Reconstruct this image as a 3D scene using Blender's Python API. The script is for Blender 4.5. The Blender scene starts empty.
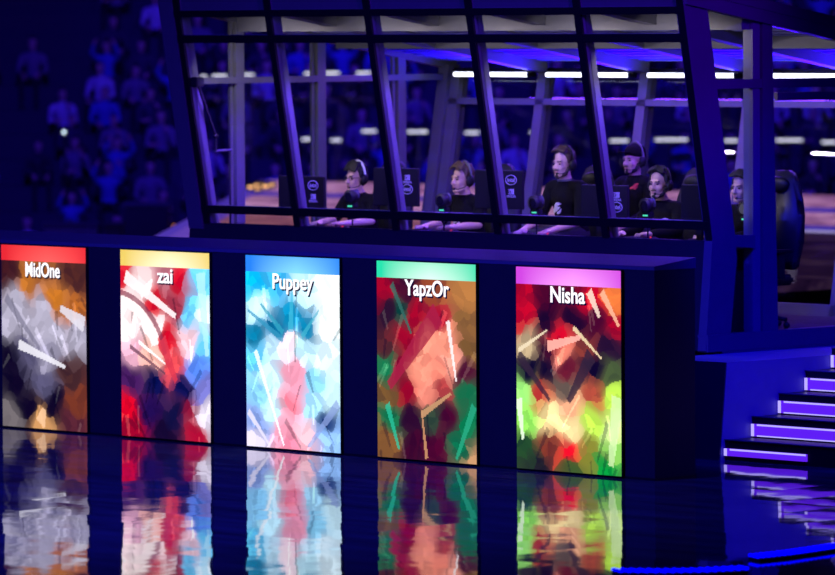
import bpy, bmesh, math, random
import numpy as np
from mathutils import Vector, Matrix, noise
random.seed(7)
SC = bpy.context.scene
COL = SC.collection
PI = math.pi

# ------------------------------------------------------------------ view
CAM = Vector((27.373, -29.257, 3.635))
TH = math.atan(5100/4967.0)
PITCH = math.radians(3.0002)
ROLL = 0.006
RH = Vector((math.cos(TH), math.sin(TH), 0)); FH = Vector((-math.sin(TH), math.cos(TH), 0)); UP = Vector((0, 0, 1))
fw = FH*math.cos(PITCH) - UP*math.sin(PITCH); up0 = FH*math.sin(PITCH) + UP*math.cos(PITCH)
r2 = RH*math.cos(ROLL) - up0*math.sin(ROLL); u2 = RH*math.sin(ROLL) + up0*math.cos(ROLL)
cd = bpy.data.cameras.new('camera'); cam = bpy.data.objects.new('camera', cd); COL.objects.link(cam)
cam.matrix_world = Matrix(((r2.x, u2.x, -fw.x, CAM.x), (r2.y, u2.y, -fw.y, CAM.y), (r2.z, u2.z, -fw.z, CAM.z), (0, 0, 0, 1)))
cd.sensor_width = 36; cd.lens = 5100*36/835.0; cd.clip_end = 400; cd.clip_start = 1
cd.dof.use_dof = True; cd.dof.focus_distance = 41.5; cd.dof.aperture_fstop = 2.1
SC.camera = cam
SC.view_settings.view_transform = 'Standard'; SC.view_settings.look = 'None'
SC.view_settings.gamma = 1; SC.view_settings.exposure = 0; SC.view_settings.use_curve_mapping = False
SC.cycles.use_denoising = True
SC.cycles.transparent_max_bounces = 32
SC.cycles.max_bounces = 6
SC.cycles.sample_clamp_indirect = 4
w = bpy.data.worlds.new('world'); SC.world = w; w.use_nodes = True
w.node_tree.nodes['Background'].inputs[0].default_value = (0.10, 0.03, 1, 1)
w.node_tree.nodes['Background'].inputs[1].default_value = 0.004

# ------------------------------------------------------------------ materials
def mat(name, col, rough=.5, metal=0., emit=None, es=0., var=.12, scale=8., spec=.5, bump=0.):
    m = bpy.data.materials.new(name); m.use_nodes = True
    n = m.node_tree.nodes; l = m.node_tree.links; b = n['Principled BSDF']
    b.inputs['Roughness'].default_value = rough; b.inputs['Metallic'].default_value = metal
    b.inputs['Specular IOR Level'].default_value = spec
    tc = n.new('ShaderNodeTexCoord'); t = n.new('ShaderNodeTexNoise'); t.inputs['Scale'].default_value = scale
    t.inputs['Detail'].default_value = 4
    l.new(tc.outputs['Object'], t.inputs['Vector'])
    mx = n.new('ShaderNodeMix'); mx.data_type = 'RGBA'
    l.new(t.outputs['Fac'], mx.inputs[0])
    mx.inputs[6].default_value = (*[max(0, c*(1-var)) for c in col], 1)
    mx.inputs[7].default_value = (*[min(1, c*(1+var)) for c in col], 1)
    l.new(mx.outputs[2], b.inputs['Base Color'])
    if bump:
        bp = n.new('ShaderNodeBump'); bp.inputs['Strength'].default_value = bump; bp.inputs['Distance'].default_value = .01
        l.new(t.outputs['Fac'], bp.inputs['Height']); l.new(bp.outputs[0], b.inputs['Normal'])
    if emit:
        b.inputs['Emission Color'].default_value = (*emit, 1); b.inputs['Emission Strength'].default_value = es
    return m

M = {}
M['black'] = mat('black_paint', (.006, .006, .008), .35, spec=.25)
M['frame'] = mat('grey_painted_metal', (.115, .12, .135), .42)
M['frame_cool'] = mat('booth_side_paint', (.078, .06, .09), .5)
M['wallblack'] = mat('black_podium_laminate', (.016, .012, .022), .45, spec=.2)
M['cap'] = mat('podium_cap_paint', (.062, .045, .09), .5)
M['ceil'] = mat('ceiling_light_tint', (.10, .10, .30), .6)  # blue of the booth light is partly put into this base colour
M['carpet'] = mat('booth_carpet', (.030, .018, .022), .95, bump=.5, var=.7, scale=3)
M['desk'] = mat('desk_laminate', (.10, .09, .13), .35)
M['plastic'] = mat('black_plastic', (.012, .012, .014), .45, spec=.3)
M['cabrick'] = mat('arena_concrete', (.03, .03, .05), .9)
M['stand'] = mat('stand_concrete', (.045, .04, .07), .9)
M['skin'] = mat('skin', (.62, .40, .31), .5, var=.06)
M['skin_tan'] = mat('skin_tan', (.52, .33, .24), .5, var=.06)
M['jersey'] = mat('black_jersey', (.005, .0048, .006), .9, spec=.12)
M['jacket'] = mat('black_jacket', (.006, .0055, .007), .9, spec=.12)
M['navy'] = mat('dark_trousers', (.015, .015, .025), .85)
M['hair_black'] = mat('black_hair', (.006, .005, .005), .65, var=.4, scale=60)
M['hair_brown'] = mat('brown_hair', (.045, .024, .014), .5, var=.4, scale=60)
M['hair_fair'] = mat('fair_brown_hair', (.085, .05, .03), .5, var=.4, scale=60)
M['eye'] = mat('eye', (.03, .02, .02), .2)
M['lip'] = mat('lip', (.42, .18, .16), .5)
M['white'] = mat('white_print', (.8, .8, .82), .6)
M['redprint'] = mat('red_print', (.7, .03, .03), .6)
M['logo'] = mat('grey_print', (.42, .42, .46), .6)
M['lens'] = mat('lens_glass', (.01, .01, .015), .08, spec=.8)
M['chair'] = mat('chair_leatherette', (.014, .014, .02), .45)
M['barrier'] = mat('barrier_cloth', (.20, .24, .20), .8, var=.6, scale=2)
def em(name, col, s): return mat(name, (.02, .02, .02), .5, emit=col, es=s)
M['tube'] = em('white_tube', (.90, .92, 1), 4)
M['ribbon'] = em('ribbon_light', (.9, .9, 1), 1.6)
M['ribbon_dim'] = em('ribbon_light_dim', (.8, .85, 1), .8)
M['orange'] = em('orange_lamp', (1, .30, .06), 1.6)
M['orange_hot'] = em('orange_hot_lamp', (1, .5, .2), 2.2)
M['phone'] = em('phone_light', (.7, .85, 1), 3)
M['green_led'] = em('green_led', (.1, 1, .55), 1.0)
M['red_led'] = em('red_led', (1, .05, .12), 1.0)
M['yellow_led'] = em('yellow_led', (1, .9, .35), 1.2)
M['led_purple'] = em('stair_led_violet', (.13, .015, 1), .9)
M['led_rim'] = em('stair_led_edge', (.42, .36, 1), 1.25)
M['led_floor'] = em('floor_led_blue', (.0, .0, 1), 2.2)
M['monitor_glow'] = em('monitor_picture', (.75, .72, 1), 1.3)
M['name'] = em('name_white', (1, .97, 1), 1.3)
M['name_shadow'] = mat('name_outline', (.01, .01, .01), .6)

def glass_mat():
    m = bpy.data.materials.new('clear_pane'); m.use_nodes = True
    n = m.node_tree.nodes; l = m.node_tree.links; n.clear()
    o = n.new('ShaderNodeOutputMaterial'); t = n.new('ShaderNodeBsdfTransparent'); g = n.new('ShaderNodeBsdfGlossy')
    g.inputs['Roughness'].default_value = .0; t.inputs[0].default_value = (.95, .95, .98, 1)
    lw = n.new('ShaderNodeLayerWeight'); pw = n.new('ShaderNodeMath'); pw.operation = 'POWER'; pw.inputs[1].default_value = 4
    l.new(lw.outputs['Facing'], pw.inputs[0])
    f = n.new('ShaderNodeMath'); f.operation = 'MULTIPLY_ADD'; f.inputs[1].default_value = .9; f.inputs[2].default_value = .025; l.new(pw.outputs[0], f.inputs[0])
    mx = n.new('ShaderNodeMixShader'); l.new(f.outputs[0], mx.inputs[0]); l.new(t.outputs[0], mx.inputs[1]); l.new(g.outputs[0], mx.inputs[2])
    l.new(mx.outputs[0], o.inputs[0]); return m
M['glass'] = glass_mat()

def floor_mat():
    m = bpy.data.materials.new('glossy_stage_floor'); m.use_nodes = True
    n = m.node_tree.nodes; l = m.node_tree.links; b = n['Principled BSDF']
    b.inputs['Roughness'].default_value = .035
    b.inputs['IOR'].default_value = 1.55
    g = n.new('ShaderNodeNewGeometry')
    # tile grid, each tile tilted by a hair
    rot = n.new('ShaderNodeVectorRotate'); rot.rotation_type = 'Z_AXIS'; rot.inputs['Angle'].default_value = 0
    l.new(g.outputs['Position'], rot.inputs['Vector'])
    sn = n.new('ShaderNodeVectorMath'); sn.operation = 'SNAP'; sn.inputs[1].default_value = (.62, .62, 1)
    l.new(rot.outputs[0], sn.inputs[0])
    wn = n.new('ShaderNodeTexWhiteNoise'); l.new(sn.outputs[0], wn.inputs['Vector'])
    su = n.new('ShaderNodeVectorMath'); su.operation = 'SUBTRACT'; su.inputs[1].default_value = (.5, .5, .5); l.new(wn.outputs['Color'], su.inputs[0])
    sc = n.new('ShaderNodeVectorMath'); sc.operation = 'MULTIPLY'; sc.inputs[1].default_value = (.013, .013, 0); l.new(su.outputs[0], sc.inputs[0])
    # soft waviness of the film
    no = n.new('ShaderNodeTexNoise'); no.inputs['Scale'].default_value = 5.0; no.inputs['Detail'].default_value = 2; l.new(g.outputs['Position'], no.inputs['Vector'])
    s2 = n.new('ShaderNodeVectorMath'); s2.operation = 'SUBTRACT'; s2.inputs[1].default_value = (.5, .5, .5); l.new(no.outputs['Color'], s2.inputs[0])
    s3 = n.new('ShaderNodeVectorMath'); s3.operation = 'MULTIPLY'; s3.inputs[1].default_value = (.013, .013, 0); l.new(s2.outputs[0], s3.inputs[0])
    a1 = n.new('ShaderNodeVectorMath'); a1.operation = 'ADD'; l.new(sc.outputs[0], a1.inputs[0]); l.new(s3.outputs[0], a1.inputs[1])
    a2 = n.new('ShaderNodeVectorMath'); a2.operation = 'ADD'; a2.inputs[1].default_value = (0, 0, 1); l.new(a1.outputs[0], a2.inputs[0])
    nm = n.new('ShaderNodeVectorMath'); nm.operation = 'NORMALIZE'; l.new(a2.outputs[0], nm.inputs[0]); l.new(nm.outputs[0], b.inputs['Normal'])
    t = n.new('ShaderNodeTexNoise'); t.inputs['Scale'].default_value = .8; t.inputs['Detail'].default_value = 6
    mp = n.new('ShaderNodeMapping'); mp.inputs['Scale'].default_value = (1, 5, 1); mp.inputs['Rotation'].default_value = (0, 0, -.8)
    l.new(g.outputs['Position'], mp.inputs[0]); l.new(mp.outputs[0], t.inputs['Vector'])
    r = n.new('ShaderNodeValToRGB'); r.color_ramp.elements[0].color = (.018, .018, .03, 1); r.color_ramp.elements[1].color = (.08, .09, .13, 1)
    r.color_ramp.elements[0].position = .3; r.color_ramp.elements[1].position = .75
    l.new(t.outputs['Fac'], r.inputs[0]); l.new(r.outputs[0], b.inputs['Base Color'])
    return m
M['stage'] = floor_mat()

def rock_mat(name, cols, strength, scale, stretch=(1, 1, 1), split=None):
    """picture of cracked rock shown on the LED floor of the centre stage"""
    m = bpy.data.materials.new(name); m.use_nodes = True
    n = m.node_tree.nodes; l = m.node_tree.links; b = n['Principled BSDF']
    b.inputs['Base Color'].default_value = (.01, .01, .01, 1)
    tc = n.new('ShaderNodeTexCoord'); mp = n.new('ShaderNodeMapping'); mp.inputs['Scale'].default_value = stretch
    l.new(tc.outputs['Object'], mp.inputs[0])
    t = n.new('ShaderNodeTexNoise'); t.inputs['Scale'].default_value = scale; t.inputs['Detail'].default_value = 8; t.inputs['Roughness'].default_value = .65
    t.inputs['Distortion'].default_value = 1.2
    l.new(mp.outputs[0], t.inputs['Vector'])
    r = n.new('ShaderNodeValToRGB'); e = r.color_ramp.elements
    e[0].position = .34; e[0].color = (*cols[0], 1); e[1].position = .7; e[1].color = (*cols[-1], 1)
    for i, c in enumerate(cols[1:-1]):
        q = e.new(.34+.36*(i+1)/(len(cols)-1)); q.color = (*c, 1)
    l.new(t.outputs['Fac'], r.inputs[0]); l.new(r.outputs[0], b.inputs['Emission Color'])
    b.inputs['Emission Strength'].default_value = strength
    return m
M['rock_pink'] = rock_mat('led_rock_pink', [(.06, .015, .08), (.35, .14, .30), (.70, .42, .52)], 1.35, 1.7, (.6, .6, 1))
M['rock_orange'] = rock_mat('led_rock_orange', [(.06, .01, .06), (.35, .11, .16), (.85, .42, .22)], .9, 1.5, (.6, .6, 1))
M['rock_dim'] = rock_mat('led_rock_dim', [(.005, .002, .02), (.035, .012, .05), (.10, .05, .09)], .55, .8, (.5, .9, 1))
M['led_violet'] = em('stage_step_light', (.16, .08, .9), .45)
M['led_pale'] = em('stage_edge_light', (.6, .5, 1), .7)

# ------------------------------------------------------------------ building helpers
class MB:
    def __init__(s): s.bm = bmesh.new()
    def hexa(s, v):
        vs = [s.bm.verts.new(p) for p in v]
        for f in ((3, 2, 1, 0), (4, 5, 6, 7), (0, 1, 5, 4), (1, 2, 6, 5), (2, 3, 7, 6), (3, 0, 4, 7)):
            s.bm.faces.new([vs[i] for i in f])
        return s
    def box(s, x0, x1, y0, y1, z0, z1):
        return s.hexa([(x0, y0, z0), (x1, y0, z0), (x1, y1, z0), (x0, y1, z0), (x0, y0, z1), (x1, y0, z1), (x1, y1, z1), (x0, y1, z1)])
    def lean(s, x0, x1, y0, y1, z0, z1, fn):
        a, b = fn(z0), fn(z1)
        return s.hexa([(x0, y0+a, z0), (x1, y0+a, z0), (x1, y1+a, z0), (x0, y1+a, z0), (x0, y0+b, z1), (x1, y0+b, z1), (x1, y1+b, z1), (x0, y1+b, z1)])
    def prism(s, pts, axis, a, b):
        def P(p, t): return {'x': (t, p[0], p[1]), 'y': (p[0], t, p[1]), 'z': (p[0], p[1], t)}[axis]
        A = [s.bm.verts.new(P(p, a)) for p in pts]; B = [s.bm.verts.new(P(p, b)) for p in pts]
        n = len(pts); s.bm.faces.new(A); s.bm.faces.new(B[::-1])
        for i in range(n): s.bm.faces.new((A[i], B[i], B[(i+1) % n], A[(i+1) % n]))
        return s
    def tube(s, pts, r, n=10, cap=True):
        pts = [Vector(p) for p in pts]; rings = []
        rr = r if isinstance(r, (list, tuple)) else [r]*len(pts)
        for i, p in enumerate(pts):
            d = (pts[min(i+1, len(pts)-1)] - pts[max(i-1, 0)]).normalized()
            a = d.cross(Vector((0, 0, 1)));
            if a.length < .05: a = d.cross(Vector((0, 1, 0)))
            a.normalize(); b = d.cross(a)
            rings.append([s.bm.verts.new(p + (a*math.cos(2*PI*k/n) + b*math.sin(2*PI*k/n))*rr[i]) for k in range(n)])
        for i in range(len(rings)-1):
            for k in range(n): s.bm.faces.new((rings[i][k], rings[i][(k+1) % n], rings[i+1][(k+1) % n], rings[i+1][k]))
        if cap: s.bm.faces.new(rings[0][::-1]); s.bm.faces.new(rings[-1])
        return s
    def ring(s, c, ra, rb, r, plane='xz', n=28, a0=0, a1=2*PI, m=6):
        full = abs(a1-a0-2*PI) < 1e-6
        pts = []
        for i in range(n + (0 if full else 1)):
            t = a0+(a1-a0)*i/n
            u, v = ra*math.cos(t), rb*math.sin(t)
            pts.append({'xz': (c[0]+u, c[1], c[2]+v), 'xy': (c[0]+u, c[1]+v, c[2]), 'yz': (c[0], c[1]+u, c[2]+v)}[plane])
        if full: pts.append(pts[0])
        return s.tube(pts, r, m)
    def ell(s, c, r, rot=None, sub=3):
        g = bmesh.ops.create_icosphere(s.bm, subdivisions=sub, radius=1)
        mt = Matrix.Translation(Vector(c)) @ (rot or Matrix()) @ Matrix.Diagonal((*(r if isinstance(r, (tuple, list)) else (r, r, r)), 1))
        bmesh.ops.transform(s.bm, matrix=mt, verts=g['verts']); return s
    def cap(s, p0, r0, p1, r1, sub=2):
        t = bmesh.new()
        for p, r in ((p0, r0), (p1, r1)):
            bmesh.ops.create_icosphere(t, subdivisions=sub, radius=r, matrix=Matrix.Translation(Vector(p)))
        h = bmesh.ops.convex_hull(t, input=list(t.verts))
        dead = [e for e in set(h['geom_interior'])|set(h['geom_unused']) if isinstance(e, bmesh.types.BMVert) and e.is_valid]
        if dead: bmesh.ops.delete(t, geom=dead, context='VERTS')
        me = bpy.data.meshes.new('t'); t.to_mesh(me); t.free(); s.bm.from_mesh(me); bpy.data.meshes.remove(me)
        return s
    def bevel(s, wd, seg=2):
        bmesh.ops.bevel(s.bm, geom=list(s.bm.edges), offset=wd, segments=seg, affect='EDGES', clamp_overlap=True); return s

def wloc(o):
    v = Vector((0, 0, 0))
    while o is not None: v = v + o.location; o = o.parent
    return v
def obj(name, mb, m, parent=None, world=True, smooth=False, loc=None):
    bm = mb.bm if isinstance(mb, MB) else mb
    bmesh.ops.recalc_face_normals(bm, faces=list(bm.faces))
    off = Vector((0, 0, 0))
    if parent is not None and world: off = wloc(parent)
    if loc is not None: off = off + Vector(loc)
    if off.length: bmesh.ops.translate(bm, vec=-off, verts=list(bm.verts))
    me = bpy.data.meshes.new(name); bm.to_mesh(me); bm.free()
    if smooth:
        for p in me.polygons: p.use_smooth = True
    for q in (m if isinstance(m, (list, tuple)) else [m]): me.materials.append(q)
    o = bpy.data.objects.new(name, me); COL.objects.link(o)
    if loc is not None: o.location = loc
    if parent is not None: o.parent = parent
    return o
def tag(o, label, cat, group=None, kind=None):
    if label: o['label'] = label
    if cat: o['category'] = cat
    if group: o['group'] = group
    if kind: o['kind'] = kind
    return o
def struct(name, mb, m): o = obj(name, mb, m); o['kind'] = 'structure'; return o
def thing(name, label, cat, loc=(0, 0, 0), rz=0, group=None):
    o = bpy.data.objects.new(name, None); COL.objects.link(o); o.location = loc; o.rotation_euler = (0, 0, rz)
    o.empty_display_size = .1
    return tag(o, label, cat, group)
def copy_tree(o, parent=None):
    c = o.copy(); COL.objects.link(c)
    if parent is not None: c.parent = parent
    for ch in list(o.children): copy_tree(ch, c)
    return c
def evald(bm, mods):
    me = bpy.data.meshes.new('tmp'); bm.to_mesh(me); bm.free()
    o = bpy.data.objects.new('tmp', me); COL.objects.link(o)
    for t, kw in mods:
        md = o.modifiers.new('m', t)
        for k, v in kw.items(): setattr(md, k, v)
    dg = bpy.context.evaluated_depsgraph_get(); dg.update()
    r = bpy.data.meshes.new_from_object(o.evaluated_get(dg))
    bpy.data.objects.remove(o); bpy.data.meshes.remove(me)
    b = bmesh.new(); b.from_mesh(r); bpy.data.meshes.remove(r); return b
def melt(mb, vox, it=4): return evald(mb.bm, [('REMESH', dict(mode='VOXEL', voxel_size=vox)), ('SMOOTH', dict(factor=.5, iterations=it))])
def text_bm(s, size, extrude=.001, spacing=1.0, offset=0.):
    c = bpy.data.curves.new('t', 'FONT'); c.body = s; c.size = size; c.extrude = extrude; c.align_x = 'CENTER'; c.align_y = 'CENTER'
    c.space_character = spacing; c.offset = offset; c.resolution_u = 4
    o = bpy.data.objects.new('t', c); COL.objects.link(o)
    dg = bpy.context.evaluated_depsgraph_get(); dg.update()
    me = bpy.data.meshes.new_from_object(o.evaluated_get(dg)); bpy.data.objects.remove(o)
    b = bmesh.new(); b.from_mesh(me); bpy.data.meshes.remove(me)
    return b
def put(bm, loc, rx=PI/2, rz=0, sx=1, sz=1):
    bmesh.ops.transform(bm, matrix=Matrix.Translation(Vector(loc)) @ Matrix.Rotation(rz, 4, 'Z') @ Matrix.Rotation(rx, 4, 'X') @ Matrix.Diagonal((sx, sz, 1, 1)), verts=list(bm.verts)); return bm

# ------------------------------------------------------------------ setting
struct('floor', MB().box(-40, 16, -16, 2.0, -.25, 0).box(-1.7, 16, 2.0, 12, -.25, 0).box(-40, -1.7, 2.0, 6.4, -.25, 0), M['stage'])
struct('ground', MB().box(-140, 60, -40, 140, -1.2, -.95), M['cabrick'])

# ------------------------------------------------------------------ podium (display wall)
pod = thing('display_podium', 'long black podium wall on the stage carrying the tall lit name panels', 'podium', (-6, .23, 0))
obj('body', MB().box(-14.5, 0, 0, .47, 0, 1.66), M['wallblack'], pod)
obj('sloped_cap', MB().prism([(-.006, 1.66), (-.006, 1.69), (.476, 1.745), (.476, 1.66)], 'x', -14.52, .006), M['cap'], pod)
obj('plinth', MB().box(-14.5, .004, -.004, .474, 0, .02), M['black'], pod)
for k in range(9):
    x = -14.1+1.625*k-.05
    obj('panel_seam', MB().box(x+.42, x+.424, -.003, .001, .02, 1.655), M['black'], pod)

# ------------------------------------------------------------------ lit panels
def lerp(a, b, t): return tuple(a[i]+(b[i]-a[i])*t for i in range(3))
def band(u0, v0, u1, v1, wd):
    L = math.hypot(u1-u0, v1-v0)
    def f(u, v):
        t = ((u-u0)*(u1-u0)+(v-v0)*(v1-v0))/L**2
        if t < 0 or t > 1: return False
        d = abs((u-u0)*(v1-v0)-(v-v0)*(u1-u0))/L
        return d < wd*(1-.6*t)
    return f
def arc(cu, cv, r, wd, a0, a1):
    def f(u, v):
        d = math.hypot((u-cu)*.71, v-cv); a = math.degrees(math.atan2(v-cv, (u-cu)*.71))
        return abs(d-r) < wd and a0 <= a <= a1
    return f
def panel(idx, x0, bar, bar2, pts, shards, nm, nx, tw, label, seed, strength):
    W, H, z0 = 1.162, 1.63, .018; x0 += .034; nx += .034
    root = thing('name_panel', label, 'display panel', (x0+W/2, -.02, z0), 0, 'tall lit name panels along the podium')
    obj('housing', MB().box(x0-.006, x0+W+.006, -.03, -.001, z0-.004, z0+H+.006), M['black'], root)
    NXc, NZ = 110, 154
    barf = .087
    rng = np.random.RandomState(seed)
    # abstract cut-glass pattern: cells whose colours flow between a few colour points
    PU = np.array([p[0] for p in pts]); PV = np.array([p[1] for p in pts]); PC = np.array([p[2] for p in pts], float); lum = PC.mean(1, keepdims=True); PC = np.clip(lum+(PC-lum)*1.28, .004, None); PC = np.where(PC < 1, PC**1.32, PC); PS = np.array([p[3] for p in pts])
    def field(u, v):
        d2 = ((u[..., None]-PU)*.71)**2 + (v[..., None]-PV)**2
        wg = PS/(d2+.0006)**2.6
        return (wg[..., None]*PC).sum(-2)/wg.sum(-1)[..., None]
    N = 300
    su, sv = rng.rand(N), rng.rand(N)
    scol = field(su, sv)*(.55+.9*rng.rand(N))[:, None]
    uu, vv = np.meshgrid((np.arange(NXc)+.5)/NXc, (np.arange(NZ)+.5)/NZ)
    va = (vv-barf)/(1-barf)
    wu = uu+.02*np.sin(va*23+uu*9); wv = va+.02*np.sin(uu*19-va*7)
    d2 = ((wu[..., None]-su)*.71)**2+(wv[..., None]-sv)**2
    slv = []
    for q in range(18):
        a0, b0, an, ln = rng.rand(), rng.rand(), PI*(.28+.44*rng.rand()), .08+.16*rng.rand()
        slv.append((band(a0, b0, a0+ln*1.3*math.cos(an), b0+ln*math.sin(an), .008+.014*rng.rand()), .55 if rng.rand() < .5 else 1.45))
    C_ = .55*scol[d2.argmin(-1)] + .45*field(wu, wv)
    for j in range(NZ):
        for i in range(NXc):
            u, v = uu[j, i], va[j, i]
            if vv[j, i] < barf:
                t = min(1, (abs(u-.55)*2)**1.3)
                c = lerp(bar2, bar, t); c = lerp(c, bar, .5*(1-vv[j, i]/barf))
            else:
                c = tuple(C_[j, i])
                for fn, g in slv:
                    if fn(u, v): c = tuple(min(1.2, q*g+(.03 if g > 1 else 0)) for q in c)
                for (fn, col, a) in shards:
                    if fn(u, v): c = lerp(c, col, a)
            C_[j, i] = c
    bm = bmesh.new(); lay = bm.loops.layers.float_color.new('picture')
    y = -.033
    vs = [[bm.verts.new((x0+W*i/NXc, y, z0+H*(1-j/NZ))) for i in range(NXc+1)] for j in range(NZ+1)]
    for j in range(NZ):
        for i in range(NXc):
            f = bm.faces.new((vs[j][i], vs[j+1][i], vs[j+1][i+1], vs[j][i+1])); c = C_[j, i]
            for lp in f.loops: lp[lay] = (max(0, c[0]), max(0, c[1]), max(0, c[2]), 1)
    m = bpy.data.materials.new('lit_picture'); m.use_nodes = True
    n = m.node_tree.nodes; l = m.node_tree.links; b = n['Principled BSDF']
    a = n.new('ShaderNodeVertexColor'); a.layer_name = 'picture'
    b.inputs['Base Color'].default_value = (.01, .01, .01, 1); b.inputs['Roughness'].default_value = .4
    l.new(a.outputs[0], b.inputs['Emission Color']); b.inputs['Emission Strength'].default_value = strength
    obj('picture', bm, m, root)
    t = text_bm(nm, .2, .0015, 1.0, .003)
    xs = [v.co.x for v in t.verts]; wd = max(xs)-min(xs); s = tw/wd
    cxx = (max(xs)+min(xs))/2
    for v in t.verts: v.co.x -= cxx
    t2 = t.copy()
    zt = 1.43
    o = obj('name_lettering', put(t, (nx, -.039, zt), sx=s, sz=.92), M['name'], root)
    obj('lettering_shadow', put(t2, (nx+.012, -.036, zt-.012), sx=s*1.01, sz=.94), M['name_shadow'], root)

DK = (.012, .006, .012); GO = (.55, .26, .06); SIL = (.52, .50, .58); SLT = (.16, .15, .22); WH = (1.1, 1.05, 1.1)
panel(0, -8.02, (.75, .02, .02), (1.1, .12, .10),
      [(.1, .06, (.09, .03, .01), 1), (.45, .05, (.30, .14, .05), 1), (.85, .08, (.12, .05, .02), 1), (.62, .22, GO, 1), (.88, .28, (.45, .2, .06), .8), (.3, .12, GO, .6),
       (.2, .24, SIL, 1), (.5, .3, SIL, 1.2), (.62, .42, SIL, 1), (.35, .42, SIL, 1), (.08, .33, SIL, .8), (.9, .42, SIL, .6), (.55, .56, (.45, .43, .52), 1), (.3, .55, SLT, 1),
       (.12, .58, DK, 1), (.15, .72, DK, 1), (.5, .72, SLT, .7), (.8, .66, (.10, .05, .03), 1), (.88, .82, (.22, .08, .03), 1), (.6, .84, DK, 1), (.3, .88, DK, 1), (.12, .95, (.22, .2, .2), 1), (.48, .96, (.7, .45, .25), .5), (.85, .96, (.14, .05, .05), 1)],
      [(band(.05, .22, .45, .52, .03), SLT, .7), (band(.98, .36, .70, .27, .05), (.75, .72, .8), .8), (band(.2, .5, .75, .62, .03), (.85, .83, .9), .8), (arc(.5, .30, .19, .012, 180, 330), (.08, .07, .1), .8), (band(.45, .97, .5, .88, .06), (.9, .55, .3), .8)],
      'MidOne', -7.44, .47, 'tall lit panel with a red top bar and silver and gold shards, lettered MidOne', 11, 1.15)
RD = (.62, .03, .06); CR = (.95, .62, .55); CY = (.35, .75, 1.05); NV = (.01, .02, .10); PW = (1.15, .95, .95)
panel(1, -6.39, (.85, .62, .12), (1.1, 1.05, .72),
      [(.05, .05, RD, 1), (.25, .08, PW, 1), (.5, .08, (.5, .25, .28), 1), (.68, .08, RD, 1), (.88, .07, CY, 1), (.12, .2, PW, 1), (.4, .2, RD, 1), (.6, .22, (.4, .1, .12), 1), (.8, .25, CY, 1), (.95, .25, (.9, 1, 1.1), .8),
       (.1, .34, PW, 1.3), (.35, .34, PW, 1), (.55, .42, RD, 1.2), (.75, .42, (1, .75, .8), 1), (.92, .45, CY, .9), (.12, .5, (.9, .6, .7), .8), (.35, .5, CR, .8), (.6, .58, (.8, .2, .2), 1), (.85, .58, (.25, .4, .9), .9),
       (.1, .66, (.10, .04, .14), 1), (.4, .68, NV, 1.3), (.7, .7, NV, 1), (.92, .7, (.3, .3, .6), .8), (.1, .85, RD, .8), (.3, .85, (.04, .02, .10), 1), (.6, .86, (.02, .02, .07), 1), (.8, .82, (.3, .03, .06), 1), (.95, .85, (.9, .85, .95), .8), (.15, .96, (.35, .03, .05), 1), (.5, .97, (.02, .01, .03), 1), (.85, .96, (.5, .05, .08), .8)],
      [(arc(-.1, .55, .36, .03, -80, -15), (1.15, .98, .95), .9), (arc(-.1, .58, .43, .016, -85, -10), (.25, .02, .05), .8), (band(.05, .06, .62, .28, .04), (1.1, .95, .95), .85), (band(.46, .42, .62, .66, .05), (.7, .04, .06), .8), (band(.1, .47, .5, .62, .014), (.15, .05, .08), .85), (band(.2, .44, .5, .56, .012), (1.2, 1.1, 1.1), .9), (band(.9, .02, .97, .5, .05), (.5, .9, 1.15), .7)],
      'zai', -5.80, .20, 'tall lit panel with a yellow top bar and red and white shards, lettered zai', 12, 1.1)
IC = (.75, 1.0, 1.15); CN = (.10, .62, .95); PK = (.95, .52, .62); TE = (.04, .30, .45)
panel(2, -4.765, (.02, .22, .9), (.25, .75, 1.1),
      [(.1, .06, CN, .7), (.35, .05, (.2, .6, .9), 1), (.6, .06, IC, 1), (.9, .08, (1.1, 1.15, 1.15), 1), (.15, .22, (.8, 1.05, 1.15), .9), (.1, .34, TE, .8), (.3, .3, (.05, .25, .4), .9), (.48, .26, (.06, .4, .6), .8), (.65, .3, TE, .7), (.88, .28, (1.05, 1.15, 1.15), 1), (.85, .45, (.9, 1.05, 1.15), 1),
       (.1, .48, (.3, .7, .95), 1), (.28, .44, (.7, .9, 1.05), 1), (.45, .42, (.95, .82, .88), .8), (.62, .44, IC, .7), (.48, .56, PK, 1), (.56, .62, PK, .8), (.25, .6, IC, 1), (.72, .6, (.5, .85, 1.1), 1), (.46, .74, (.9, .38, .45), 1), (.12, .68, (.45, .75, 1), 1), (.3, .78, IC, .8), (.7, .76, (.6, .88, 1.1), 1), (.92, .7, (.8, 1, 1.1), 1),
       (.12, .86, (.4, .5, .8), .8), (.4, .9, PK, 1), (.62, .92, (1, .7, .75), .9), (.86, .82, (.05, .10, .25), .7), (.9, .92, (.5, .7, 1.05), 1), (.08, .97, (.9, .85, 1), .8), (.5, .98, (.85, .4, .5), 1)],
      [(band(.4, .38, .02, .22, .02), (.03, .3, .5), .8), (band(.4, .34, .16, .18, .02), (.03, .35, .5), .8), (band(.48, .33, .5, .1, .03), (.05, .5, .7), .7), (band(.6, .36, .78, .2, .018), (.05, .45, .6), .7), (band(.1, .45, .4, .98, .02), (1.1, 1.15, 1.2), .7), (band(.98, .72, .66, .98, .03), (.25, .35, .7), .7), (band(.02, .8, .25, .99, .02), (.85, .8, 1), .8)],
      'Puppey', -4.17, .50, 'tall lit panel with a blue top bar and icy cyan and pink shards, lettered Puppey', 13, 1.1)
CM = (.36, .012, .03); SK = (.95, .46, .36); GR = (.01, .22, .10); OL = (.24, .15, .05)
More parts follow.
